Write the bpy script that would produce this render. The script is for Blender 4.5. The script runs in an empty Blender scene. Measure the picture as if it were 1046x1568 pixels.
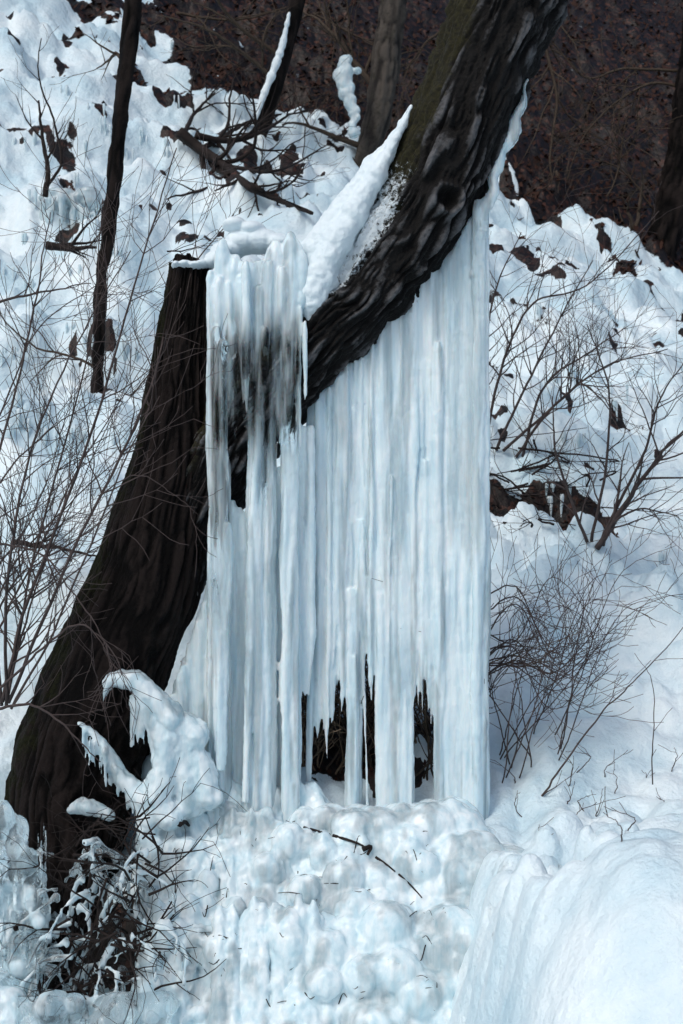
import bpy, math, random
import numpy as np
from mathutils import Vector
rs=np.random.RandomState(7); random.seed(7)
CZ=1.7; F=2178.0
def P(px,py,y): return np.array([(px-523)/F*y, y, CZ+(784-py)/F*y])
# ---------------- noise
def _h(ix,iy,iz,s):
    n=(ix.astype(np.int64)*374761393+iy.astype(np.int64)*668265263+iz.astype(np.int64)*2147483647+s*974634777)&0xffffffff
    n=((n^(n>>13))*1274126177)&0xffffffff
    n=((n^(n>>15))*2246822519)&0xffffffff
    n=n^(n>>16)
    return (n&0xffffff)/float(0xffffff)
def noise(x,y,z,s=0):
    x=np.asarray(x,float);y=np.asarray(y,float)+0*x;z=np.asarray(z,float)+0*x
    fx=np.floor(x);fy=np.floor(y);fz=np.floor(z)
    u=x-fx;v=y-fy;w=z-fz
    u=u*u*(3-2*u);v=v*v*(3-2*v);w=w*w*(3-2*w)
    def c(a,b,d): return _h(fx+a,fy+b,fz+d,s)
    r0=(c(0,0,0)*(1-u)+c(1,0,0)*u)*(1-v)+(c(0,1,0)*(1-u)+c(1,1,0)*u)*v
    r1=(c(0,0,1)*(1-u)+c(1,0,1)*u)*(1-v)+(c(0,1,1)*(1-u)+c(1,1,1)*u)*v
    return r0*(1-w)+r1*w
def fbm(x,y,z,o=4,s=0):
    t=0;a=.5;f=1;tot=0
    for i in range(o):
        t=t+a*noise(np.asarray(x)*f+i*17.3,np.asarray(y)*f+i*5.1,np.asarray(z)*f+i*9.7,s+i);tot+=a;a*=.5;f*=2.03
    return t/tot
def ss(a,b,x):
    t=np.clip((x-a)/(b-a),0,1);return t*t*(3-2*t)
# ---------------- terrain
def gz(x,y):
    x=np.asarray(x,float);y=np.asarray(y,float)
    xc=8*np.tanh(x/8)
    near=-1.35-0.24*np.clip(6-y,0,1.6)-0.03*np.clip(4.4-y,0,8)
    t=np.clip((y-6)/8,0,1)
    z=near+(5.1-.45*xc)*t+np.clip(y-14,0,200)*0.95
    z=z-0.72*ss(5.95,5.5,y)*ss(.60,.25,x)
    am=ss(2,5,y); far=ss(6.2,7.6,y)
    z=z+am*0.5*(fbm(x*.7,y*.7,0,2,11)-.5)*ss(6,9,y)
    # stepped frozen ledges
    s=z*1.7+1.6*fbm(x*1.3,y*1.3,0,3,14); fr=s-np.floor(s); zt=z+(ss(.25,.75,fr)-fr)/1.7
    z=z+(zt-z)*.62*far*ss(16,14,y)
    wx=x+.3*noise(x*1.5,y*1.5,3,5);wy=y+.3*noise(x*1.5,y*1.5,8,6)
    z=z+am*0.22*np.abs(2*noise(wx*1.5,wy*1.5,0,21)-1)*far
    z=z+am*0.14*np.abs(2*noise(wx*3.7,wy*3.7,0,22)-1)*(0.8+.2*far)
    z=z+am*0.065*np.abs(2*noise(wx*9,wy*9,0,23)-1)*(.7+.3*far)
    z=z+am*0.024*np.abs(2*noise(wx*22,wy*22,0,25)-1)*(.3+.7*far)
    z=z+am*0.04*(fbm(x*14,y*14,0,3,24)-.5)*(.25+.75*far)
    # right-hand foreground drift, left hollow
    z=z+0.72*np.exp(-(((x-.98)/.50)**2+((y-4.05)/.6)**2)**1.3)
    z=z+0.22*np.exp(-(((x-.55)/.28)**2+((y-4.55)/.35)**2))
    z=z+0.24*np.exp(-(((x-1.3)/.5)**2+((y-5.2)/.6)**2))
    z=z-0.30*np.exp(-(((x+1.2)/.45)**2+((y-5.9)/.7)**2))
    for bx,byy,br,bh in ((.93,5.0,.12,.19),(.80,5.06,.10,.11),(.68,5.1,.09,.10),(1.09,5.08,.10,.12),(.62,5.25,.12,.10),(.9,4.75,.16,.10),(1.2,4.9,.13,.11),(.55,5.0,.10,.12),(.5,4.85,.08,.10),(.63,4.8,.10,.09),(.45,5.1,.1,.13),(.75,4.7,.09,.08),(.7,5.4,.14,.11),(.85,5.5,.12,.09),(1.0,5.3,.12,.10),(.58,4.62,.09,.08),(.48,4.55,.08,.08)):
        q=((x-bx)**2+(y-byy)**2)/br**2; z=z+bh*np.sqrt(np.clip(1-q,0,1))*ss(1,.8,q)
    d=np.exp(-(((x-1.25)/.55)**2+((y-8.35)/.35)**2))
    z=z-0.30*d+0.25*np.exp(-(((x-1.25)/.6)**2+((y-9.0)/.3)**2))
    return z+CZ
def G(px,py,y0=3.6,y1=40):
    ys=np.arange(y0,y1,.02)
    xs=(px-523)/F*ys; zs=CZ+(784-py)/F*ys
    hit=np.nonzero(gz(xs,ys)>=zs)[0]
    i=hit[0] if len(hit) else len(ys)-1
    return np.array([xs[i],ys[i],float(gz(xs[i],ys[i]))])
def leafmask(x,y):
    n=fbm(x*.9,y*.9,0,4,31)
    yb=14.0+0.9*np.clip(-x-1.6,0,3)-.2*np.clip(x,0,3)
    m=ss(-.25,.25,(y-yb)+3.2*(n-.5))
    n2=fbm(x*2.6,y*2.6,4,4,35)
    m=np.maximum(m,ss(.64,.70,n2)*ss(9.0,12.,y))
    n3=fbm(x*6,y*6,9,4,38)
    m=np.maximum(m,ss(.69,.73,n3)*ss(7.4,9.,y))
    d=np.exp(-(((x-1.2)/.5)**2+((y-8.35)/.28)**2)); m=np.maximum(m,ss(.46,.58,d*.75+.6*(fbm(x*5,y*5,1,4,33)-.15)))
    d=np.exp(-(((x-0.12)/.42)**2+((y-6.42)/.34)**2)); m=np.maximum(m,ss(.50,.60,d*.75+.8*(fbm(x*9,y*9,2,3,36)-.35)))
    d=np.exp(-(((x+.92)/.25)**2+((y-5.65)/.30)**2)); m=np.maximum(m,ss(.45,.6,d*.8+.5*(fbm(x*9,y*9,2,3,37)-.3)))
    return m
# ---------------- mesh helpers
def mkmesh(name,V,Fc,mat=None,smooth=True,parent=None,attrs=None):
    me=bpy.data.meshes.new(name)
    V=np.asarray(V,dtype=np.float32)
    k=Fc.shape[1]; n=len(Fc)
    me.vertices.add(len(V)); me.vertices.foreach_set('co',V.ravel())
    me.loops.add(n*k); me.loops.foreach_set('vertex_index',Fc.astype(np.int32).ravel())
    me.polygons.add(n); me.polygons.foreach_set('loop_start',np.arange(0,n*k,k,dtype=np.int32))
    me.update(calc_edges=True)
    me.polygons.foreach_set('use_smooth',np.full(len(me.polygons),smooth))
    if attrs:
        for k2,a in attrs.items():
            at=me.attributes.new(k2,'FLOAT','POINT'); at.data.foreach_set('value',np.asarray(a,dtype=np.float32).ravel())
    ob=bpy.data.objects.new(name,me); bpy.context.collection.objects.link(ob)
    if mat: me.materials.append(mat)
    if parent: ob.parent=parent
    return ob
def empty(name):
    e=bpy.data.objects.new(name,None); bpy.context.collection.objects.link(e); e.empty_display_size=.2; return e
def gridfaces(nr,nc,wrap=False,off=0):
    r=np.arange(nr-1)[:,None]; c=np.arange(nc if wrap else nc-1)[None,:]
    c2=(c+1)%nc
    a=r*nc+c;b=r*nc+c2;d=(r+1)*nc+c;e=(r+1)*nc+c2
    return np.stack([a,b,e,d],-1).reshape(-1,4)+off
class Acc:
    def __init__(s): s.V=[];s.F=[];s.n=0
    def add(s,V,Fq): s.V.append(V); s.F.append(Fq+s.n); s.n+=len(V)
    def out(s): return np.concatenate(s.V),np.concatenate(s.F)
def frames(pts):
    pts=np.asarray(pts,float); T=np.gradient(pts,axis=0); T/=np.linalg.norm(T,axis=1)[:,None]+1e-9
    ref=np.array([0,1,0.]) if abs(T[0][1])<.8 else np.array([1,0,0.])
    N=[];n=ref
    for t in T:
        n=n-t*np.dot(n,t); n=n/(np.linalg.norm(n)+1e-9); N.append(n)
    N=np.array(N); return T,N,np.cross(T,N)
def tube(acc,pts,rad,k=5,cap=True):
    pts=np.asarray(pts,float); rad=np.asarray(rad,float)
    if cap:
        pts=np.vstack([pts[0],pts,pts[-1]]); e=(pts[2]-pts[1])*.02; pts[0]=pts[1]-e; e=(pts[-2]-pts[-3])*.02; pts[-1]=pts[-2]+e
        rad=np.concatenate([[1e-5],rad,[1e-5]])
    T,N,B=frames(pts)
    a=np.linspace(0,2*np.pi,k,endpoint=False)
    V=pts[:,None,:]+rad[:,None,None]*(np.cos(a)[None,:,None]*N[:,None,:]+np.sin(a)[None,:,None]*B[:,None,:])
    acc.add(V.reshape(-1,3),gridfaces(len(pts),k,True))
nu,nv=14,9
def ball(acc,c,r,):
    r=np.ones(3)*r if np.isscalar(r) else np.asarray(r)
    th=np.linspace(0.02,np.pi-.02,nv); ph=np.linspace(0,2*np.pi,nu,endpoint=False)
    V=np.stack([np.sin(th)[:,None]*np.cos(ph),np.sin(th)[:,None]*np.sin(ph),np.cos(th)[:,None]+0*ph],-1).reshape(-1,3)*r+np.asarray(c)
    acc.add(V[:, :],gridfaces(nv,nu,True)[:, ::-1])
def catmull(pts,n):
    pts=np.asarray(pts,float); m=len(pts)
    P0=np.vstack([2*pts[0]-pts[1],pts,2*pts[-1]-pts[-2]])
    u=np.linspace(0,m-1-1e-6,n); i=u.astype(int); t=(u-i)[:,None]
    a,b,c,d=P0[i],P0[i+1],P0[i+2],P0[i+3]
    return .5*((2*b)+(-a+c)*t+(2*a-5*b+4*c-d)*t**2+(-a+3*b-3*c+d)*t**3)
def remesh(name,acc,vox,mat,disp=None,parent=None,attr=None,smooth_it=2):
    V,Fq=acc.out()
    ob=mkmesh(name+'_tmp',V,Fq)
    m=ob.modifiers.new('r','REMESH'); m.mode='VOXEL'; m.voxel_size=vox
    if smooth_it:
        s=ob.modifiers.new('s','SMOOTH'); s.factor=.5; s.iterations=smooth_it
    dg=bpy.context.evaluated_depsgraph_get(); me=bpy.data.meshes.new_from_object(ob.evaluated_get(dg))
    bpy.data.objects.remove(ob)
    me.name=name; nvt=len(me.vertices)
    co=np.empty(nvt*3,np.float32); me.vertices.foreach_get('co',co); co=co.reshape(-1,3)
    no=np.empty(nvt*3,np.float32); me.vertex_normals.foreach_get('vector',no); no=no.reshape(-1,3)
    if disp is not None:
        co=co+no*disp(co,no)[:,None]; me.vertices.foreach_set('co',co.astype(np.float32).ravel())
    if attr:
        for k,f in attr.items():
            at=me.attributes.new(k,'FLOAT','POINT'); at.data.foreach_set('value',f(co).astype(np.float32))
    me.polygons.foreach_set('use_smooth',np.ones(len(me.polygons),bool)); me.update()
    me.materials.clear(); me.materials.append(mat)
    o=bpy.data.objects.new(name,me); bpy.context.collection.objects.link(o)
    if parent: o.parent=parent
    return o
# ---------------- materials
def newmat(name):
    m=bpy.data.materials.new(name); m.use_nodes=True; nt=m.node_tree; b=nt.nodes['Principled BSDF']; return m,nt,b
def N(nt,t,**k):
    n=nt.nodes.new(t)
    for a,v in k.items(): setattr(n,a,v)
    return n
def ramp(nt,src,stops):
    r=nt.nodes.new('ShaderNodeValToRGB'); e=r.color_ramp.elements
    while len(e)<len(stops): e.new(.5)
    for i,(p,c) in enumerate(stops):
        e[i].position=p; e[i].color=(c,c,c,1) if np.isscalar(c) else (*c,1)
    nt.links.new(src,r.inputs[0]); return r.outputs[0]
def mix(nt,f,a,b):
    m=nt.nodes.new('ShaderNodeMix'); m.data_type='RGBA'
    for s,v in ((m.inputs[0],f),(m.inputs[6],a),(m.inputs[7],b)):
        if hasattr(v,'links'): nt.links.new(v,s)
        elif np.isscalar(v): s.default_value=v
        else: s.default_value=(*v,1)
    return m.outputs[2]
def madd(nt,a,mul,add):
    m=nt.nodes.new('ShaderNodeMath'); m.operation='MULTIPLY_ADD'
    for i,v in enumerate((a,mul,add)):
        if hasattr(v,'links'): nt.links.new(v,m.inputs[i])
        else: m.inputs[i].default_value=v
    return m.outputs[0]
def objco(nt,scale=(1,1,1)):
    g=nt.nodes.new('ShaderNodeNewGeometry'); mp=nt.nodes.new('ShaderNodeMapping'); mp.inputs['Scale'].default_value=scale
    nt.links.new(g.outputs['Position'],mp.inputs[0]); return mp.outputs[0]
def ntex(nt,co,scale,detail=4,rough=.5,dist=0):
    n=N(nt,'ShaderNodeTexNoise'); n.inputs['Scale'].default_value=scale;n.inputs['Detail'].default_value=detail;n.inputs['Roughness'].default_value=rough;n.inputs['Distortion'].default_value=dist
    nt.links.new(co,n.inputs['Vector']); return n.outputs[0]
def bump(nt,b,h,dist,strength=1):
    n=nt.nodes.new('ShaderNodeBump'); n.inputs['Distance'].default_value=dist; n.inputs['Strength'].default_value=strength
    nt.links.new(h,n.inputs['Height']); nt.links.new(n.outputs[0],b.inputs['Normal']); return n
def attr(nt,name):
    a=nt.nodes.new('ShaderNodeAttribute'); a.attribute_name=name; return a.outputs['Fac']
# ground
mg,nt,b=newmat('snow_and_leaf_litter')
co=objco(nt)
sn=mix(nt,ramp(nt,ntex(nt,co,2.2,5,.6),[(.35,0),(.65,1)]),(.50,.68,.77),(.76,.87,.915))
vor=N(nt,'ShaderNodeTexVoronoi'); vor.inputs['Scale'].default_value=26; nt.links.new(co,vor.inputs['Vector'])
sep=nt.nodes.new('ShaderNodeSeparateColor'); nt.links.new(vor.outputs['Color'],sep.inputs[0])
lf=ramp(nt,sep.outputs[0],[(0,(.003,.0022,.002)),(.5,(.007,.004,.003)),(.85,(.022,.009,.006)),(1,(.065,.026,.016))])
fl=ramp(nt,ntex(nt,co,6,7,.8),[(.655,0),(.69,1)])
lf=mix(nt,fl,lf,(.28,.34,.38))
la=attr(nt,'leaf')
lm=ramp(nt,madd(nt,ntex(nt,co,14,4,.7),.8,madd(nt,la,1,-.4)),[(.45,0),(.52,1)])
nt.links.new(mix(nt,lm,sn,lf),b.inputs['Base Color']); b.inputs['Roughness'].default_value=.42; b.inputs['Specular IOR Level'].default_value=.3
bump(nt,b,ntex(nt,co,22,6,.6),.022,.8)
# ice
def icemat(name,c0=(.53,.72,.81),c1=(.78,.885,.925),sss=.3,vs=.12,r0=.08,r1=.34):
    m,nt,b=newmat(name)
    co=objco(nt,(1,1,vs)); co2=objco(nt)
    f=ramp(nt,ntex(nt,co,20,4,.6,.4),[(.3,0),(.62,1)])
    nt.links.new(mix(nt,f,c0,c1),b.inputs['Base Color'])
    nt.links.new(ramp(nt,ntex(nt,co2,9,3),[(.35,r0),(.65,r1)]),b.inputs['Roughness'])
    b.inputs['Subsurface Weight'].default_value=sss; b.inputs['Subsurface Radius'].default_value=(.5,.9,1.1); b.inputs['Subsurface Scale'].default_value=.03
    b.inputs['IOR'].default_value=1.36
    bump(nt,b,ntex(nt,objco(nt,(1,1,.35)),45,4,.6),.006,.7)
    b2=nt.nodes.new('ShaderNodeBsdfPrincipled'); b2.inputs['Base Color'].default_value=(.84,.93,.96,1); b2.inputs['Transmission Weight'].default_value=1; b2.inputs['IOR'].default_value=1.22; b2.inputs['Roughness'].default_value=.04
    nt.links.new(b.inputs['Normal'].links[0].from_socket,b2.inputs['Normal'])
    ms=nt.nodes.new('ShaderNodeMixShader')
    cl=nt.nodes.new('ShaderNodeMath'); cl.operation='MULTIPLY'; cl.use_clamp=True
    nt.links.new(attr(nt,'clear'),cl.inputs[0]); nt.links.new(ramp(nt,ntex(nt,objco(nt,(1,1,.08)),30,3),[(.3,.65),(.55,1)]),cl.inputs[1])
    nt.links.new(cl.outputs[0],ms.inputs[0]); nt.links.new(b.outputs[0],ms.inputs[1]); nt.links.new(b2.outputs[0],ms.inputs[2])
    nt.links.new(ms.outputs[0],nt.nodes['Material Output'].inputs[0])
    return m
mice=icemat('curtain_ice'); mmound=icemat('mound_ice',c0=(.50,.71,.80),sss=0,vs=.6,r0=.05,r1=.22)
msnow,nt,b=newmat('fresh_snow'); co=objco(nt)
nt.links.new(mix(nt,ntex(nt,co,6),(.62,.76,.83),(.78,.87,.91)),b.inputs['Base Color']); b.inputs['Roughness'].default_value=.7
bump(nt,b,ntex(nt,co,60,5,.7),.010,.6)
# bark
def barkmat(name,dark,light,moss=(.016,.018,.005),rough=.6,lo=.75,hi=1.2,fleck=.74,spec=.25,fine=.8,mlo=.92):
    m,nt,b=newmat(name); co=objco(nt)
    rd=attr(nt,'ridge')
    base=mix(nt,ramp(nt,madd(nt,madd(nt,ntex(nt,co,42,6,.85),fine,rd),.5,0),[(lo/2,0),(hi/2,1)]),dark,light)
    mc=mix(nt,ramp(nt,ntex(nt,co,70,4,.7),[(.35,0),(.7,1)]),tuple(.12*v for v in moss),moss)
    base=mix(nt,ramp(nt,madd(nt,madd(nt,ntex(nt,co,9,6,.75),1.3,attr(nt,'moss')),.5,0),[(mlo/2,0),(mlo/2+.09,1)]),base,mc)
    fk=ramp(nt,ntex(nt,co,34,4,.85),[(fleck,0),(fleck+.04,.8)])
    base=mix(nt,fk,base,(.25,.28,.30))
    du=ramp(nt,madd(nt,madd(nt,ntex(nt,co,40,5,.8),.9,attr(nt,'dust')),.5,0),[(.475,0),(.525,1)])
    base=mix(nt,du,base,(.66,.76,.82))
    nt.links.new(base,b.inputs['Base Color']); b.inputs['Roughness'].default_value=rough; b.inputs['Specular IOR Level'].default_value=spec
    bump(nt,b,ntex(nt,co,80,6,.75),.012,1.)
    return m
mbark=barkmat('wet_furrowed_bark',(.0025,.0023,.0023),(.15,.155,.165),lo=1.22,hi=1.85,moss=(.034,.032,.008),fine=1.0,spec=.25,mlo=.98)  # pale colour paints highlights onto the limb's ridge tops
mbark2=barkmat('dark_wet_bark',(.0016,.0013,.0013),(.016,.012,.011),spec=.10,rough=.7)
mbark3=barkmat('grey_beech_bark',(.010,.008,.007),(.075,.065,.055),moss=(.03,.03,.014),lo=.5)
def plain(name,c1,c2,sc=25,rough=.8):
    m,nt,b=newmat(name); nt.links.new(mix(nt,ntex(nt,objco(nt),sc,4),c1,c2),b.inputs['Base Color']); b.inputs['Roughness'].default_value=rough; b.inputs['Specular IOR Level'].default_value=.2; return m
mtwig=plain('twig_bark',(.025,.018,.017),(.10,.08,.078)); mtwd=plain('dark_twig',(.006,.005,.005),(.03,.022,.02)); mtwf=plain('far_twig',(.022,.016,.011),(.085,.065,.05)); mtwt=plain('tan_twig',(.07,.045,.028),(.26,.19,.13))
mleaf=plain('dead_leaves',(.006,.004,.003),(.055,.022,.014),9)
# ---------------- ground sheet
U=math.asinh(70/1.4); xs=1.4*np.sinh(np.linspace(-U,U,860))
ys=np.concatenate([np.arange(-12,3.4,.35),np.arange(3.4,9,.018),np.arange(9,18,.03)]); g=[18.0];st=.04
while g[-1]<110: st*=1.035; g.append(g[-1]+st)
ys=np.concatenate([ys,g]); X,Y=np.meshgrid(xs,ys); Z=gz(X,Y)
V=np.stack([X,Y,Z],-1).reshape(-1,3)
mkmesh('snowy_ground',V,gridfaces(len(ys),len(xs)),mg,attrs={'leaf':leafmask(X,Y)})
# ---------------- leaves litter
n=26000
ly=13+rs.rand(n)**1.4*14; lx=(rs.rand(n)-.5)*(ly*.75); sz=np.ones(n); keep=leafmask(lx,ly)>.6; lx=lx[keep];ly=ly[keep];sz=sz[keep]
for cx,cy,sx,sy,m in ((1.2,8.35,.4,.17,700),(.12,6.42,.35,.2,500)):
    ax=rs.randn(m)*sx+cx; ay=rs.randn(m)*sy+cy; k=leafmask(ax,ay)>.4; ax=ax[k];ay=ay[k]; lx=np.concatenate([lx,ax]);ly=np.concatenate([ly,ay]);sz=np.concatenate([sz,.42+0*ax])
n=len(lx); lz=gz(lx,ly)+.02*sz
a=rs.rand(n)*6.28; s=(.020+.025*rs.rand(n))*sz; t1=rs.randn(n)*.6; t2=rs.randn(n)*.6
q=[]
for (u,v) in ((-1,0),(0,-.55),(1,0),(0,.55)):
    cx=(u*np.cos(a)-v*np.sin(a))*s; cy=(u*np.sin(a)+v*np.cos(a))*s
    q.append(np.stack([lx+cx,ly+cy,lz+cx*t1+cy*(.6+t2)],-1))
V=np.stack(q,1).reshape(-1,3); mkmesh('leaf_litter',V,np.arange(4*n).reshape(-1,4),mleaf,smooth=False)
# ---------------- barked tubes
def trunk(name,ctl,nr,nc,mat,parent,depth=.02,kf=9.,moss=None,dust=None,seed=0,stretch=.2,raggedtop=0,lump=.10,knot=None):
    c=np.array([list(P(a,b_,y))+[w/2/F*y] for a,b_,w,y in ctl])
    cc=catmull(c,nr); pts=cc[:,:3]; R=cc[:,3]
    T,Nn,B=frames(pts); s=np.concatenate([[0],np.cumsum(np.linalg.norm(np.diff(pts,axis=0),axis=1))])
    a=np.linspace(0,2*np.pi,nc,endpoint=False); A,S=np.meshgrid(a,s)
    RR=R[:,None]+0*A; Rm=float(np.mean(R))
    cx=np.cos(A)*Rm*kf; cy=np.sin(A)*Rm*kf; cz=S*kf*stretch
    wx=1.2*(noise(cx*.6,cy*.6,cz*1.6,seed+1)-.5); wy=1.2*(noise(cx*.6,cy*.6,cz*1.6,seed+2)-.5)
    n1=np.abs(2*noise(cx+wx,cy+wy,cz,seed+3)-1); n2=np.abs(2*noise(cx*1.9+wx,cy*1.9+wy,cz*1.6,seed+4)-1)
    f=np.minimum(n1*2.,1.1)*.5+np.minimum(n2*1.7,1.1)*.5
    f=f+.6*(fbm(cx*2.2,cy*2.2,cz*2.5,4,seed+5)-.5)+.3*(fbm(cx*5,cy*5,cz*16,3,seed+6)-.5)
    r=RR*(1+lump*(fbm(np.cos(A)*1.2,np.sin(A)*1.2,S*2.5,3,seed+9)-.5)*2)+depth*(f-.5)*(.5+1.0*noise(np.cos(A)*1.5,np.sin(A)*1.5,S*3,seed+8))
    r[-1]=1e-4
    nrm=(np.cos(A)[...,None]*Nn[:,None,:]+np.sin(A)[...,None]*B[:,None,:])
    V=pts[:,None,:]+r[...,None]*nrm
    if knot is not None:
        dd=np.linalg.norm(V-np.asarray(knot),axis=-1)
        V=V+nrm*(.034*np.exp(-((dd-.055)/.020)**2)-.035*np.exp(-(dd/.03)**2))[...,None]; f=f-.8*np.exp(-(dd/.035)**2)+.35*np.exp(-((dd-.055)/.02)**2)
    if raggedtop:
        k=ss(s[-1]-raggedtop,s[-1],S); V=V+T[:,None,:]*(k*raggedtop*.9*(noise(np.cos(A)*2.5,np.sin(A)*2.5,0,seed+20)-.6))[...,None]
    return mkmesh(name,V.reshape(-1,3),gridfaces(nr,nc,True),mat,parent=parent,attrs={'ridge':f,'moss':moss(V,nrm) if moss else 0*A,'dust':dust(V,nrm) if dust else 0*A})
tree=empty('leaning_tree')
Y0=6.05
trunk('trunk',[(92,1520,170,5.95),(92,1400,165,6),(98,1300,176,6.02),(112,1200,192,Y0),(142,1100,190,Y0),(180,1000,176,Y0),(222,900,165,Y0),(247,800,148,Y0),(264,700,122,Y0),(274,600,98,Y0),(283,500,80,Y0),(292,420,66,Y0),(293,402,62,Y0)],800,340,mbark2,tree,depth=.020,kf=26,stretch=.15,
      moss=lambda V,n:.4*ss(.1,1,-n[...,0]),seed=40,raggedtop=.10,lump=.07)
def limbdust(V,n):
    up=-n[...,0]*.75+n[...,2]*.5-.25*n[...,1]
    return .66*ss(.15,.8,up)*ss(CZ+.50,CZ+.95,V[...,2])*ss(CZ+2.0,CZ+1.1,V[...,2])
kn=P(683,303,5.86)
trunk('limb',[(275,900,60,Y0+.05),(295,800,100,Y0),(342,705,124,Y0),(400,620,124,Y0),(474,536,126,Y0),(553,456,130,Y0),(626,358,139,Y0),(683,240,148,Y0),(732,120,150,Y0),(782,0,152,Y0),(835,-130,150,Y0),(880,-300,140,6.1),(900,-520,120,6.3),(940,-800,100,6.5)],1250,360,mbark,tree,depth=.042,kf=27,stretch=.19,
      moss=lambda V,n:.68*ss(-.05,.8,-n[...,0]+.4*n[...,2])-.12,dust=limbdust,seed=60,knot=kn,lump=.06)
trunk('added_shade_stem',[(320,780,80,6.12),(352,690,104,6.1),(378,600,106,6.08),(398,530,96,6.08),(408,480,80,6.1),(412,455,50,6.1)],220,140,mbark2,tree,depth=.02,kf=26,seed=77,raggedtop=.12)  # added dark stem, stands in for the shadow in the ice above the fork
# ---------------- ice curtain
top_x=[318,330,345,400,455,462,480,520,560,600,640,670,700,725,737,760]
top_y=[410,400,396,388,392,600,612,578,538,492,446,415,380,335,310,310]
holes=[(457,469,1080),(481,494,1050),(504,530,1045),(557,576,1030),(636,666,1045)]
acc=Acc()
def icicle(px,pt,pb,y,r,tip=False,k=8,lean=0,wob=.004,vary=1,y2=None):
    a=P(px,pt,y);bb=P(px+lean,pb,y); L=np.linalg.norm(a-bb); n=max(6,int(L/.03)); t=np.linspace(0,1,n)
    if y2 is not None: bb=P(px+lean,pb,y2)
    pts=a[None]*(1-t)[:,None]+bb[None]*t[:,None]; sd=rs.randint(9999)
    pts[:,0]+=wob*2*(noise(pts[:,2]*4,sd,0,1)-.5)*1.5; pts[:,1]+=wob*4*(noise(pts[:,2]*3,sd,0,2)-.5)
    rad=r*(1+vary*(-.22+.45*noise(pts[:,2]*5,sd,0,3)+.10*noise(pts[:,2]*26,sd,0,4)))
    if tip: rad*=np.clip((1-t)*L/ (min(L,.28)),.0,1)**.7+.06
    rad[0]*=.6
    tube(acc,pts,rad,k)
# continuous sheet
px=476.
while px<742:
    r=.024; rp=7; pt=np.interp(px,top_x,top_y)-10; pb=1330; tip=False
    for h0,h1,ht in holes:
        if px+rp>h0 and px-rp<h1: pb=ht+rs.rand()*60-45; tip=True
    icicle(px,pt,pb,6.03+.012*math.sin(px*.06)+.006*math.sin(px*.19),r if not tip else .020,tip,wob=.002,vary=.4); px+=6
for rmin,rmax,step in ((.007,.024,9),(.0065,.010,9)):
    px=474
    while px<741:
        r=rmin+(rmax-rmin)*rs.rand()**2; rp=r/6*F
        pt=np.interp(px,top_x,top_y)-10+(rs.rand()<.6)*rs.rand()**1.5*600; pb=1300+rs.rand()*60; tip=False
        for h0,h1,ht in holes:
            if px+rp>h0 and px-rp<h1: pb=ht+rs.rand()*110-20; tip=True
        if not tip and rs.rand()<.35: pb=pt+250+rs.rand()*500; pb=min(pb,1250); tip=True
        if pb>pt+60: icicle(px,pt,pb,(6.022-r*.5 if rmax>.02 else 6.004)+rs.randn()*.006,r,tip,lean=rs.randn()*4)
        px+=step*(.4+1.2*rs.rand())
for px,pb,r in ((474,1200,.010),(499,1172,.015),(497,1120,.012),(537,1300,.012),(547,1300,.015),(541,1240,.014),(526,1060,.012),(583,1300,.018),(628,1290,.012),(672,1300,.016),(641,1090,.010),(651,1062,.009),(566,1050,.010),(512,1110,.007),(570,1080,.007),(660,1120,.006)):
    icicle(px,900,pb,6.01,r,pb<1180)
# left part hanging in front of the fork
px=326.
while px<455:
    y_=5.87+.015*math.sin(px*.21)+rs.randn()*.006
    if not(349<px<381) and not(418<px<436): icicle(px,np.interp(px,top_x,top_y)+10,1290,y_,.018+.008*rs.rand(),wob=.004,vary=.7)
    else: icicle(px,np.interp(px,top_x,top_y)+10,650+rs.rand()*40,5.87,.022,True,wob=.004,vary=.7); icicle(px,(765 if px<400 else 715)+rs.rand()*20,1280,5.92,.022)
    if not(345<px<383): icicle(px+3,(740 if 350<px<440 else 560),1280,5.93,.022,wob=.003,vary=.5)
    px+=6.5
px=440.
while px<480: icicle(px,640+rs.rand()*20,(1290 if px<452 else 1075),5.94,.020,px>452,vary=.6); px+=7
px=325
while px<452:
    r=.007+.013*rs.rand()**2; pt=np.interp(px,top_x,top_y)+rs.rand()*60; pb=1260; tip=False
    if 347<px<384 or 414<px<440: pb=600+rs.rand()*60; tip=True
    elif rs.rand()<.5: pb=600+rs.rand()*500; tip=True
    icicle(px,pt,pb,5.85+rs.randn()*.008,r,tip,lean=rs.randn()*4); px+=7*(.5+rs.rand())
icicle(343,520,1000,5.81,.018,True); icicle(338,600,1180,5.80,.017,False); icicle(332,500,1150,5.82,.018); icicle(350,800,1170,5.81,.016,lean=-8)
icicle(467,490,625,5.83,.011,True); icicle(459,470,690,5.85,.012,True); icicle(405,500,960,5.81,.017,True,lean=-25); icicle(378,400,640,5.81,.020,True);icicle(395,640,1230,5.81,.018,lean=-20)
# lower-left veil from the trunk
for i in range(18):
    px=264+i*4; pt=np.interp(px,[262,300,322],[1060,955,880])+8; icicle(px,pt,1230,5.97+rs.randn()*.01,.018,lean=6,vary=.6)
for i in range(22):
    px=335+rs.rand()*115; ball(acc,P(px,405+rs.rand()*120,5.88),(.035+.02*rs.rand(),.035,.08+.08*rs.rand()))
for i in range(18):
    px=440+rs.rand()*24; ball(acc,P(px,400+rs.rand()*85,5.88),(.025+.02*rs.rand(),.04,.05+.05*rs.rand()))
rim=catmull([(812,122,.006),(806,145,.012),(800,168,.022),(793,190,.028),(785,210,.034),(773,230,.030),(766,250,.028),(759,268,.024),(761,288,.020),(752,305,.028),(744,325,.032),(738,355,.030),(735,420,.028)],70)
for px,py,r in rim: ball(acc,P(px-4+2.5*math.sin(py*.13),py,5.99),(r*(.8+.3*rs.rand()),.035,r))
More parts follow.
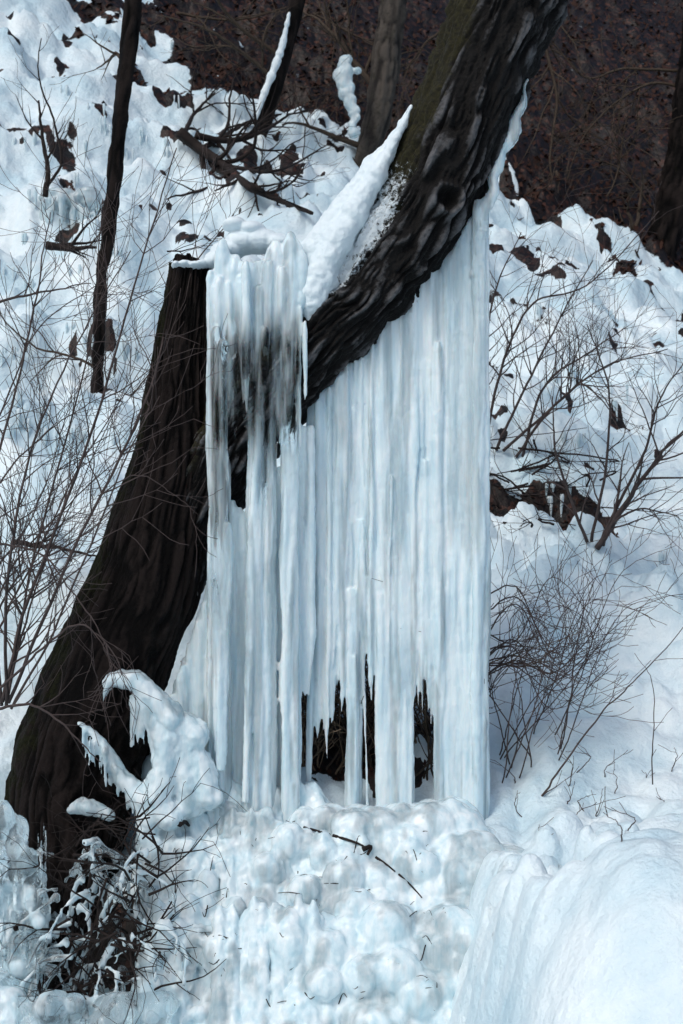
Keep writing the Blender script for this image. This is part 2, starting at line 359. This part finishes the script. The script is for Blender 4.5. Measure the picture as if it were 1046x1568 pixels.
for dx in (-8,-2,5): icicle(738+dx,305,1330,5.99+.01*dx/5,.020,wob=.003)
def clearf(co):
    px=co[:,0]/co[:,1]*F+523; py=784-(co[:,2]-CZ)/co[:,1]*F
    # clear ice where the melt water runs down from the fork
    wv=25*(fbm(co[:,0]*14,co[:,1]*14,co[:,2]*3,3,61)-.5); py=py+3.5*wv; px=px+.6*wv
    c=ss(316,326,px)*(1-ss(452,470,px))*ss(430,540,py)*(1-ss(640,800,py))
    c2=ss(316,324,px)*(1-ss(345,358,px))*ss(480,540,py)*(1-ss(900,1080,py))*.8
    c5=np.exp(-((px-405)/12)**2)*ss(600,640,py)*(1-ss(740,860,py))*.9
    c4=ss(722,728,px)*(1-ss(744,750,px))*.35*ss(300,330,py)*(1-ss(480,600,py))
    st=.45*ss(.48,.64,fbm(co[:,0]*26,co[:,1]*26,co[:,2]*1.6,3,64))+.10
    return np.clip(np.maximum.reduce([c*1.1,c2,c4,c5,st]),0,1)
def idisp(co,no):
    d=.012*(fbm(co[:,0]*40,co[:,1]*40,co[:,2]*4,3,70)-.5)+.007*(fbm(co[:,0]*26,co[:,1]*26,co[:,2]*26,3,75)-.5)
    return d
remesh('ice_curtain',acc,.006,mice,idisp,attr={'clear':clearf},smooth_it=3)
# ---------------- ice mound
acc=Acc()
def by(py): return float(np.interp(py,[1040,1180,1240,1290,1380,1440,1568,1700],[6.0,6.02,5.88,5.74,5.62,5.46,5.34,5.28]))
TX=[215,240,260,330,400,470,520,640,690,760]; TY=[1140,1100,1085,1135,1190,1205,1235,1225,1215,1290]
for i in range(1300):
    py=1090+rs.rand()*560; lo=np.interp(py,[1090,1250,1400,1640],[225,240,232,190]); hi=np.interp(py,[1175,1250,1400,1640],[735,790,800,800])
    px=lo+rs.rand()*(hi-lo); tpy=np.interp(px,TX,TY)
    L_=ss(600,400,px)
    r=(.018+.035*rs.rand()**2) if rs.rand()<L_*.8+.2 else .045+.06*rs.rand()**2
    if py-r/6*F*1.2<tpy:
        if py<tpy-60: continue
        py=tpy+r/6*F*1.2
    y=by(py)+rs.randn()*.020
    ball(acc,P(px,py,y+.01+r*.3),(r*(.8+.6*rs.rand()),r,r*(.8+(1.3 if rs.rand()<L_ else .3)*rs.rand())))
for i in range(420):
    px=250+rs.rand()*500; tpy=np.interp(px,TX,TY)+40; py=tpy+rs.rand()*(1660-tpy); ball(acc,P(px,py,by(py)+.15),.12)
# drips and fused icicles grow out of the surface and run down it
for i in range(480):
    px=236+rs.rand()**1.4*470; tpy=np.interp(px,TX,TY); py=tpy+25+rs.rand()*(1500-tpy); L=40+rs.rand()*140; y2=by(py+L)-.012-.018*rs.rand()
    icicle(px,py,py+L,by(py)+.03,.006+.010*rs.rand(),tip=rs.rand()<.5,lean=rs.randn()*4,y2=max(y2,by(py)-.17))
for i in range(30):
    px=320+rs.rand()*170; py=1370+rs.rand()*50; icicle(px,py,1660,5.47,.012+.012*rs.rand(),lean=rs.randn()*6,y2=5.25)
for i in range(20):
    px=335+rs.rand()*80; icicle(px,1235+rs.rand()*20,1420,5.80,.010+.010*rs.rand(),lean=rs.randn()*4,y2=5.54)
for px,py,r in ((528,1348,36),(590,1425,46),(607,1490,44),(545,1395,34),(500,1315,26),(700,1340,26),(350,1215,26),(560,1500,40),(440,1290,30),(640,1530,40),(690,1420,34),(470,1370,30),(410,1330,28),(430,1430,32),(650,1330,28)):
    y=by(py)-.03; r=r/F*y; ball(acc,P(px,py,y),(r,r*.8,r)); ball(acc,P(px,py+20,y+.02),(r*.95,r*.8,r))
for pts in ([(163,1045,8),(172,1039,11),(188,1041,13),(205,1040,14),(222,1052,15),(238,1070,17),(255,1090,20),(275,1108,22),(300,1125,24)],
            [(122,1108,4),(134,1116,6),(148,1128,7),(160,1142,9),(170,1160,9),(182,1180,10),(195,1198,12),(210,1212,14),(235,1232,20),(260,1250,25)],
            [(215,1060,10),(228,1090,12),(245,1120,16),(255,1150,18),(250,1190,22),(240,1220,24)],
            [(250,1110,14),(270,1150,20),(285,1190,24),(290,1230,24)],[(290,1140,18),(310,1180,22),(320,1220,24)],
            [(108,1240,7),(122,1234,11),(138,1236,12),(155,1242,9),(172,1250,5)],
            [(165,1050,7),(160,1062,4),(158,1075,2)],[(230,1240,20),(225,1290,18),(240,1340,24),(235,1400,20),(245,1460,24),(240,1520,26)]):
    for px,py,r in catmull(pts,len(pts)*5): ball(acc,P(px,py,5.75+.05*(px>262)),(r/F*5.75*(.85+.25*rs.rand()),r/F*8,r/F*5.75*(.85+.25*rs.rand())))
for i in range(110):
    px=125+rs.rand()*150; py=np.interp(px,[120,165,215,280],[1112,1150,1220,1250])+rs.rand()*8; icicle(px,py,py+10+rs.rand()*45,5.74+rs.randn()*.02,.004+.006*rs.rand(),True)
for i in range(60):
    px=200+rs.rand()*90; py=np.interp(px,[205,280],[1055,1120])+rs.rand()*20; icicle(px,py,py+20+rs.rand()*70,5.73,.005+.006*rs.rand(),True)
def mdisp(co,no):
    x,y,z=co.T
    k=.40+.60*ss(.25,-.2,x)
    return .022*(fbm(x*7,y*7,z*5,2,80)-.5)+.016*k*(np.abs(2*fbm(x*20,y*20,z*13,3,81)-1)-.15)+.014*k*(fbm(x*45,y*45,z*22,3,84)-.5)
remesh('ice_mound',acc,.0075,mmound,mdisp,attr={'clear':lambda co:.10+.42*ss(.46,.60,fbm(co[:,0]*9,co[:,1]*9,co[:,2]*4,3,88))},smooth_it=3)
# snow on limb and stub
acc=Acc()
sp=[(629,160,2.5),(613,190,6),(594,222,10),(571,257,15),(548,293,19),(525,328,23),(503,360,26),(484,394,28),(471,425,29),(466,455,26),(470,482,15)]
for px,py,r0 in catmull(sp,120):
    for k in range(2):
        r=r0/F*5.95*(.75+.3*rs.rand()); ball(acc,P(px+k*r0*.5,py+k*r0*.45,6.0-.05*k),(r,r*1.5,r*1.05))
remesh('snow_on_limb',acc,.006,msnow,lambda co,no:.030*(fbm(co[:,0]*11,co[:,1]*11,co[:,2]*11,3,91)-.45)+.014*(fbm(co[:,0]*45,co[:,1]*45,co[:,2]*45,3,93)-.5),parent=tree,smooth_it=4)
acc=Acc()
for px,py,r in ((285,406,8),(300,408,9),(272,407,6),(310,406,8),(335,398,16),(350,384,20),(372,372,22),(398,370,24),(425,374,20),(448,384,18),(330,402,12),(455,398,16),(385,352,16),(360,345,14)): ball(acc,P(px,py,6.0),(r*1.4/F*6,.09,r/F*6*.8))
remesh('snow_cap',acc,.006,msnow,lambda co,no:.016*(fbm(co[:,0]*18,co[:,1]*18,co[:,2]*18,4,92)-.45),parent=tree,smooth_it=4)
# ---------------- twigs
def grow(out,p,d,L,r,lvl,trop=(0,0,0),bend=.16,nch=4,flat=1.):
    n=max(4,int(L/.05)); n=min(n,16); pts=[p]; d=d/np.linalg.norm(d); rad=[r]
    for i in range(n):
        d=d+rs.randn(3)*bend*np.array([1,flat,1])+np.array(trop)/n; d/=np.linalg.norm(d); pts.append(pts[-1]+d*L/n); rad.append(r*(1-.75*(i+1)/n))
        if lvl>0 and i>0 and rs.rand()<nch/n:
            sd=np.cross(d,rs.randn(3)); sd/=np.linalg.norm(sd); nd=d*.75+sd*.65; nd[1]*=flat
            grow(out,pts[-1],nd,L*(.35+.35*rs.rand()),rad[-1]*.65,lvl-1,trop,bend,nch,flat)
    out.append((np.array(pts),np.array(rad)))
def stem(out,ctl,r,nch=8,lvl=1,cl=.35,trop=(0,0,.3),bias=(0,0,0)):
    c=np.array([P(*q) for q in ctl]); pts=catmull(c,len(ctl)*7); n=len(pts); rad=r*(1-.72*np.linspace(0,1,n))
    pts=pts+np.cumsum(rs.randn(n,3),0)*.0025
    out.append((pts,rad)); T=np.gradient(pts,axis=0)
    for i in range(nch):
        k=int(n*(.12+.86*rs.rand())); k=min(k,n-1); t=T[k]/np.linalg.norm(T[k]); sd=np.cross(t,rs.randn(3)); sd/=np.linalg.norm(sd)
        grow(out,pts[k],t*.7+sd*.7+np.array(bias),cl*(.4+.9*rs.rand()),rad[k]*.6,lvl,trop,.13,4,.7)
def mktwigs(name,out,mat,k=5,parent=None,minr=.0011):
    acc=Acc()
    for p,r in out: tube(acc,p,np.maximum(r,minr),k)
    V,Fq=acc.out(); return mkmesh(name,V,Fq,mat,parent=parent)
# left shrubs
o=[]
stem(o,[(5,1075,5.9),(40,930,5.9),(150,640,6),(215,430,6.1),(272,235,6.2)],.009,22,1,.4)
stem(o,[(12,1075,5.9),(100,860,5.8),(215,620,5.9),(262,450,6),(350,325,6.1)],.008,22,1,.35)
stem(o,[(8,1080,5.9),(5,900,5.7),(30,720,5.7),(95,560,5.8),(200,385,5.9)],.008,22,1,.4)
stem(o,[(0,1080,5.9),(-30,820,5.9),(20,600,6),(60,430,6.1),(75,330,6.2)],.008,18,1,.4)
stem(o,[(18,1085,5.8),(90,950,5.7),(190,700,5.6),(240,610,5.6)],.006,14,1,.35)
mktwigs('bare_shrub',o,mtwig)
o=[]
stem(o,[(10,1075,6.3),(60,820,6.4),(140,520,6.6),(160,300,6.8)],.007,20,1,.5)
stem(o,[(-30,1050,6.3),(20,870,6.4),(120,760,6.5),(215,680,6.5)],.006,20,1,.4)
stem(o,[(-40,900,6.3),(0,860,6.4),(60,760,6.5),(110,600,6.5)],.006,20,1,.4)
stem(o,[(-50,700,6.5),(0,640,6.5),(70,500,6.6),(180,420,6.7)],.006,18,1,.4)
stem(o,[(-30,1000,6.4),(20,900,6.2),(60,870,6.2),(150,850,6.2)],.006,16,1,.3,trop=(0,0,-.3))
stem(o,[(0,1080,6.3),(50,900,6.4),(90,800,6.4),(200,560,6.5)],.006,20,1,.4)
stem(o,[(-20,1000,6.2),(40,880,6.3),(130,700,6.4),(235,540,6.4)],.006,20,1,.4)
stem(o,[(-30,780,6.2),(30,700,6.3),(100,640,6.4),(180,590,6.4)],.005,18,1,.35)
mktwigs('bare_shrub',o,mtwig)
o=[]
stem(o,[(-20,1075,5.6),(60,1000,5.6),(120,955,5.6),(165,985,5.6),(180,1030,5.55)],.006,9,1,.25,trop=(0,0,-.4))
stem(o,[(-20,830,5.6),(60,850,5.6),(100,900,5.55),(150,970,5.5),(160,1005,5.5)],.005,9,1,.25,trop=(0,0,-.4))
stem(o,[(-20,1090,5.6),(50,1080,5.6),(110,1120,5.6),(160,1165,5.6)],.007,7,1,.25)
stem(o,[(150,760,5.6),(210,730,5.6),(260,760,5.6),(300,790,5.6)],.003,5,1,.2)
stem(o,[(-20,470,6.8),(60,450,6.8),(140,435,6.9)],.008,5,1,.3)
mktwigs('drooping_twigs',o,mtwig)
# right shrubs
o=[];by_=G(800,700)[1]
for ctl in ([(745,670),(770,560),(815,470),(900,440),(1010,330)],[(760,690),(800,600),(850,500),(905,400)],[(790,700),(850,620),(930,560),(1020,530)],[(750,680),(740,560),(760,450),(800,360)],[(800,700),(830,600),(900,540),(960,500)],[(770,690),(870,600),(900,590),(950,640)]):
    stem(o,[(a,b_,by_-.15*i) for i,(a,b_) in enumerate(ctl)],.010,17,1,.4)
mktwigs('bare_shrub',o,mtwig)
o=[];by_=G(920,850)[1]
for ctl in ([(915,840),(960,760),(1010,690),(1060,640)],[(920,830),(985,700),(1010,620),(1050,560)],[(905,830),(930,720),(935,600),(900,500)],[(925,835),(945,800),(990,780),(1046,790)],[(900,830),(850,700),(840,600)]):
    stem(o,[(a,b_,by_-.1*i) for i,(a,b_) in enumerate(ctl)],.018 if ctl[0][0]==915 else .010,12,1,.4)
mktwigs('bare_shrub',o,mtwig)
o=[];
for i in range(15):
    a0=750+rs.rand()*110; b0=1120+rs.rand()*80; g0=G(a0,b0)[1]-.03; dx=rs.randn()*70+25
    stem(o,[(a0,b0,g0),(a0+dx*.4,b0-90,g0-.1),(a0+dx,b0-160-rs.rand()*100,g0-.15),(a0+dx*1.2+60*rs.randn(),b0-220-rs.rand()*90,g0-.2)],.0034,5,1,.25)
for i in range(12):
    b0=910+rs.rand()*130; stem(o,[(735,b0,6.3),(790,b0-20+rs.randn()*20,6.3),(850,b0+20+rs.randn()*30,6.2),(925,b0-30+rs.randn()*50,6.2)],.004,6,1,.25)
mktwigs('bare_shrub',o,mtwig)
o=[]
ga=G(815,1230)[1]
stem(o,[(815,1240,ga),(850,1190,ga),(920,1090,ga-.1),(985,1025,ga-.2),(1060,940,ga-.3)],.0055,3,1,.2)
stem(o,[(1000,1200,ga),(1006,1110,ga-.1),(1000,1040,ga-.1),(975,1000,ga-.1)],.003,2,0,.1)
for i in range(16):
    a0=740+rs.rand()*300; b0=1180+rs.rand()*120; g_=G(a0,b0)[1]; stem(o,[(a0,b0+4,g_),(a0+rs.randn()*15,b0-14-rs.rand()*15,g_),(a0+rs.randn()*30,b0-25-rs.rand()*25,g_)],.0028,2,0,.08)
mktwigs('arching_twig',o,mtwig)
# brushwood growing behind the curtain
for mt,cnt,rr in ((mtwf,34,.006),(mtwt,34,.006)):
    o=[]
    for i in range(cnt):
        a0=440+rs.rand()*240; g0=6.2+rs.rand()*.35; z0=float(gz((a0-523)/F*g0,g0)); pyr=784-(z0-CZ)/g0*F
        stem(o,[(a0,pyr+12,g0),(a0+rs.randn()*35,pyr-60,g0),(a0+rs.randn()*90,pyr-150,g0)],rr,6,1,.22)
    mktwigs('bare_shrub',o,mt,minr=.0018)
# fallen branches
o=[]
def onground(pts,lift=.05): return [(a0,b0-8,G(a0,b0)[1]-lift) for a0,b0 in pts]
for ctl,r in (([(275,210),(310,235),(345,262),(380,290),(420,310),(480,335)],.055),([(300,215),(350,225),(400,215),(440,190)],.035),([(320,240),(330,262),(390,290),(410,300)],.035),([(280,215),(300,180),(330,150)],.025),([(310,235),(390,190),(470,180)],.025),([(345,262),(420,270),(500,230)],.02)):
    stem(o,onground(ctl,.12),r,10,1,.7)
for ctl,r in (([(68,300,9.5),(72,255,9.5),(62,200,9.5),(55,155,9.5)],.022),([(68,290,9.5),(95,250,9.5),(85,190,9.5),(58,120,9.5),(62,60,9.5)],.012),([(70,375,9),(110,380,9),(150,378,9)],.03),([(20,830,7),(80,838,7),(150,850,7)],.015),([(255,385,6.6),(290,378,6.6),(330,372,6.6)],.004)):
    stem(o,ctl,r,4,1,.3)
mktwigs('fallen_branches',o,mtwd)
o=[]
for i in range(22):
    a0=750+rs.rand()*170; b0=670+rs.rand()*150; g0=G(a0,b0)[1]; stem(o,[(a0,b0,g0-.08),(a0+60*rs.randn(),b0+18*rs.randn(),g0-.1),(a0+90*rs.randn(),b0+25*rs.randn(),g0-.05)],.007,5,1,.2)
mktwigs('fallen_branches',o,mtwd)
# ---------------- slim trees
def slim(name,ctl,mat,moss=.0,depth=.008,kf=14,nb=6,tw=mtwf,bl=1.2,seed=100):
    e=empty(name); trunk('trunk',ctl,260,48,mat,e,depth,kf,(lambda V,n:moss+0*n[...,0]),seed=seed,stretch=.25)
    o=[]
    for i in range(nb):
        k=rs.rand()*(len(ctl)-1.01); a=ctl[int(k)];b_=ctl[int(k)+1]; f=k-int(k); q=[a[j]+(b_[j]-a[j])*f for j in range(4)]
        sg=rs.choice([-1,1]); grow(o,P(q[0],q[1],q[3]),np.array([sg*1.,rs.randn()*.3,.5+rs.rand()*.5]),bl*(.5+rs.rand()),q[2]/2/F*q[3]*.3,2,(0,0,.1),.14,4)
    if o: mktwigs('branches',o,tw,parent=e)
    return e
ys_=G(150,540)[1]-.25
slim('slim_tree',[(146,680,16,ys_),(149,600,16,ys_),(151,540,16,ys_),(155,430,17,ys_),(168,350,19,ys_),(182,200,22,ys_),(192,120,25,ys_),(204,0,27,ys_),(215,-200,26,ys_),(225,-500,22,ys_)],mbark2,nb=4,seed=110,bl=.9,depth=.02)
slim('beech_tree',[(548,285,34,13.2),(563,235,36,13.2),(582,160,40,13.2),(592,80,42,13.2),(602,0,40,13.2),(620,-200,38,13.3),(640,-600,30,13.5)],mbark3,moss=.2,nb=4,seed=120,depth=.03)
slim('dark_tree',[(122,150,72,15),(112,90,62,15),(105,0,62,15),(90,-300,58,15.2),(70,-800,50,15.5)],mbark2,nb=2,seed=130,depth=.05)
slim('dark_tree',[(990,470,64,14),(1005,410,52,14),(1035,290,46,14),(1052,180,46,14),(1075,0,46,14.2),(1100,-300,40,14.6)],mbark2,moss=.1,nb=3,seed=140,depth=.05)
e=slim('leaning_snag',[(385,240,20,12.6),(400,200,22,12.6),(418,140,26,12.6),(440,60,26,12.6),(455,0,26,12.6),(475,-120,22,12.6)],mbark2,nb=3,seed=150)
acc=Acc()
for px,py,r in catmull([(391,188,2),(402,150,5),(418,110,6),(432,70,5),(443,20,3)],60): ball(acc,P(px,py,12.5),r/F*12.5*(.8+.5*rs.rand()))
remesh('snow_strip',acc,.012,msnow,parent=e)
acc=Acc()
for px,py,r in catmull([(535,88,3),(530,100,9),(526,118,11),(532,138,9),(536,160,7),(542,180,5),(540,205,6)],50): ball(acc,P(px+rs.randn()*3,py,12.9),(r/F*12.9*(.7+.6*rs.rand()),.06,r/F*15))
ball(acc,P(546,108,12.9),(.04,.04,.03))
remesh('ice_coated_stump',acc,.012,mmound,lambda co,no:.05*(fbm(co[:,0]*12,co[:,1]*12,co[:,2]*8,3,95)-.5),attr={'clear':lambda co:0*co[:,0]+.3})
acc=Acc()
yi=G(100,330)[1]-.15
for i in range(70):
    px=62+rs.rand()*90; icicle(px,290+abs(px-95)*.5+rs.rand()*25,330+rs.rand()*60,yi+rs.rand()*.25,.012+.014*rs.rand(),True,lean=(px-100)*.25)
for i in range(14): ball(acc,P(70+rs.rand()*75,296+rs.rand()*20,yi+.15),(.09,.12,.05))
remesh('ice_fan',acc,.011,mmound,lambda co,no:.03*(fbm(co[:,0]*10,co[:,1]*10,co[:,2]*5,3,98)-.5),attr={'clear':lambda co:.55+0*co[:,0]})
# icicle fringes under the snow ledges of the slope
acc=Acc()
for i in range(260):
    a0=rs.rand()*300 if rs.rand()<.7 else 760+rs.rand()*286; b0=60+rs.rand()*620 if a0<400 else 450+rs.rand()*420
    g_=G(a0,b0); e_=.12
    sl_=(float(gz(g_[0],g_[1]))-float(gz(g_[0],g_[1]-e_)))/e_
    if sl_<1.6: continue
    for k in range(2):
        px=a0+rs.randn()*7; L=(.04+.10*rs.rand())*F/g_[1]; icicle(px,b0-4,b0+L,g_[1]-.05,.008+.008*rs.rand(),True)
V,Fq=acc.out(); ob=mkmesh('ledge_icicles',V,Fq,mmound,attrs={'clear':np.full(len(V),.35)})
# hanging branches, upper right forest + far forest trunks
o=[]
for ctl,r in (([(860,-40),(835,60),(850,150),(840,260),(880,340)],.03),([(1060,110),(960,105),(900,120),(845,60)],.022),([(1060,140),(990,130),(900,200),(860,300)],.02),([(700,40),(660,60),(620,110)],.03),([(270,20),(370,30),(470,0)],.02),([(480,20),(560,60),(590,50)],.016),([(900,340),(940,280),(960,180)],.02),([(1000,320),(950,260),(880,240)],.014),([(250,80),(330,120),(440,150)],.014),([(320,20),(300,80),(350,140)],.012)):
    stem(o,[(a,b_,14.3) for a,b_ in ctl],r*.85,8,1,.9,trop=(0,0,-.2))
mktwigs('hanging_branches',o,mtwf,minr=.0035)
acc=Acc()
for i in range(46):
    y=19+rs.rand()*25; x=(rs.rand()-.5)*y*1.3; z0=float(gz(x,y)); r=.08+.12*rs.rand(); l=rs.randn()*.8
    tube(acc,[[x,y,z0-.3],[x+l*.3,y,z0+4],[x+l,y,z0+14]],[r*1.2,r,r*.6],10)
V,Fq=acc.out(); mkmesh('distant_forest',V,Fq,mbark2)
# ---------------- lower-left ice-coated twigs
o=[];od=[]
for i in range(75):
    px=70+rs.rand()*175; py=1290+rs.rand()*280; y=5.35+rs.rand()*.3; s_=rs.choice([-1,1])
    grow(o,P(px,py,y),np.array([s_*1.,rs.randn()*.3,.7*rs.rand()]),.08+rs.rand()*.16,.005+.007*rs.rand(),1,(0,0,-1.8),.3,3)
for i in range(110):
    px=95+rs.rand()*155; py=1250+rs.rand()*300; y=5.3+rs.rand()*.35
    grow(od,P(px,py,y),np.array([rs.randn(),rs.randn()*.4,rs.randn()*.7]),.15+rs.rand()*.22,.0035+.003*rs.rand(),1,(0,0,-.2),.2,4)
for p,r in o: od.append((p,np.maximum(r*.35,.0015)))
mktwigs('dark_brushwood',od,mtwd)
acc=Acc()
for p,r in o:
    sd=rs.randint(999); rr=np.maximum(r,.004)*(.8+1.1*noise(np.arange(len(r))*1.3,sd,0,5)); tube(acc,p,rr,6)
    for q in p[::3]:
        if rs.rand()<.5: ball(acc,q+np.array([0,0,-.012]),(.010,.010,.022))
for i in range(170):
    t=rs.rand(); py=1245+t*330; px=-25+rs.rand()*(45+45*np.sin(t*3)); r=.014+.03*rs.rand(); ball(acc,P(px,py,5.45+rs.rand()*.08),(r,r,r*1.5))
for i in range(60):
    px=-20+rs.rand()*270; py=1535+rs.rand()*70; r=.03+.04*rs.rand(); ball(acc,P(px,py,5.25+rs.rand()*.1),(r*1.2,r,r))
for px,py,r in ((-10,1540,.12),(30,1480,.04),(15,1590,.12),(60,1410,.03)): ball(acc,P(px,py,5.4),(r,r,r*1.1))
for i in range(110):
    px=-10+rs.rand()*80; py=1260+rs.rand()*230; icicle(px,py,py+30+rs.rand()*70,5.46+rs.rand()*.06,.005+.005*rs.rand(),True,y2=5.40)
remesh('ice_coated_twigs',acc,.0055,mmound,lambda co,no:.012*(fbm(co[:,0]*30,co[:,1]*30,co[:,2]*24,3,96)-.5),attr={'clear':lambda co:.25+.6*ss(.42,.56,fbm(co[:,0]*9,co[:,1]*9,co[:,2]*9,2,97))})
# twig lying on the ice mound
bpy.context.view_layer.update()
mo=bpy.data.objects['ice_mound']
def surf(px,py):
    d=Vector(P(px,py,1)-np.array([0,0,CZ])).normalized(); ok,loc,nn,_=mo.ray_cast(Vector((0,0,CZ)),d)
    return np.array(loc) if ok else P(px,py,by(py))
o=[]
def lay(ctl,r,off=.006):
    p=np.array([surf(a,b_) for a,b_ in ctl]); p[:,1]-=off; p=catmull(p,len(ctl)*3); o.append((p,r*(1-.5*np.linspace(0,1,len(p)))))
lay([(465,1267),(478,1270),(490,1273),(505,1277)],.007); lay([(510,1279),(530,1285),(550,1292),(568,1302)],.007); lay([(575,1312),(590,1322),(605,1334)],.006); lay([(610,1338),(628,1354),(646,1374)],.005); lay([(556,1300),(568,1296),(563,1308)],.012); lay([(275,1262),(283,1258),(290,1264)],.012)
for i in range(70):
    a0=240+rs.rand()*470;b0=1250+rs.rand()*290; dx=rs.randn()*16; dy=rs.randn()*12; lay([(a0,b0),(a0+dx*.5,b0+dy),(a0+dx,b0+dy*.6)],.0012+.0018*rs.rand(),-.001)
mktwigs('fallen_twig',o,mtwd,minr=.0008)
# ---------------- light, world, camera
w=bpy.data.worlds.new('World'); bpy.context.scene.world=w; w.use_nodes=True
nt=w.node_tree; sky=nt.nodes.new('ShaderNodeTexSky'); sky.sky_type='NISHITA'; sky.sun_disc=False
el=math.radians(50); az=math.radians(215)
sky.sun_elevation=el; sky.sun_rotation=az; sky.dust_density=4; sky.air_density=1.0; sky.ozone_density=1.0
nt.links.new(sky.outputs[0],nt.nodes['Background'].inputs[0]); nt.nodes['Background'].inputs[1].default_value=.135
sl=bpy.data.lights.new('sun','SUN'); sl.energy=1.0; sl.angle=math.radians(18); sl.color=(1,.985,.96)
so=bpy.data.objects.new('sun',sl); bpy.context.collection.objects.link(so)
dirv=Vector((math.sin(az)*math.cos(el),math.cos(az)*math.cos(el),math.sin(el)))
so.rotation_euler=dirv.to_track_quat('Z','Y').to_euler(); so.location=(0,0,12)
cam=bpy.data.cameras.new('camera'); cam.sensor_fit='VERTICAL'; cam.sensor_height=36; cam.sensor_width=24; cam.lens=50; cam.clip_end=400
cam.dof.use_dof=True; cam.dof.focus_distance=5.9; cam.dof.aperture_fstop=5.6
co_=bpy.data.objects.new('camera',cam); bpy.context.collection.objects.link(co_); co_.location=(0,0,CZ); co_.rotation_euler=(math.radians(90),0,0)
sc=bpy.context.scene; sc.camera=co_; sc.view_settings.view_transform='Standard'; sc.view_settings.look='None'; sc.view_settings.exposure=0
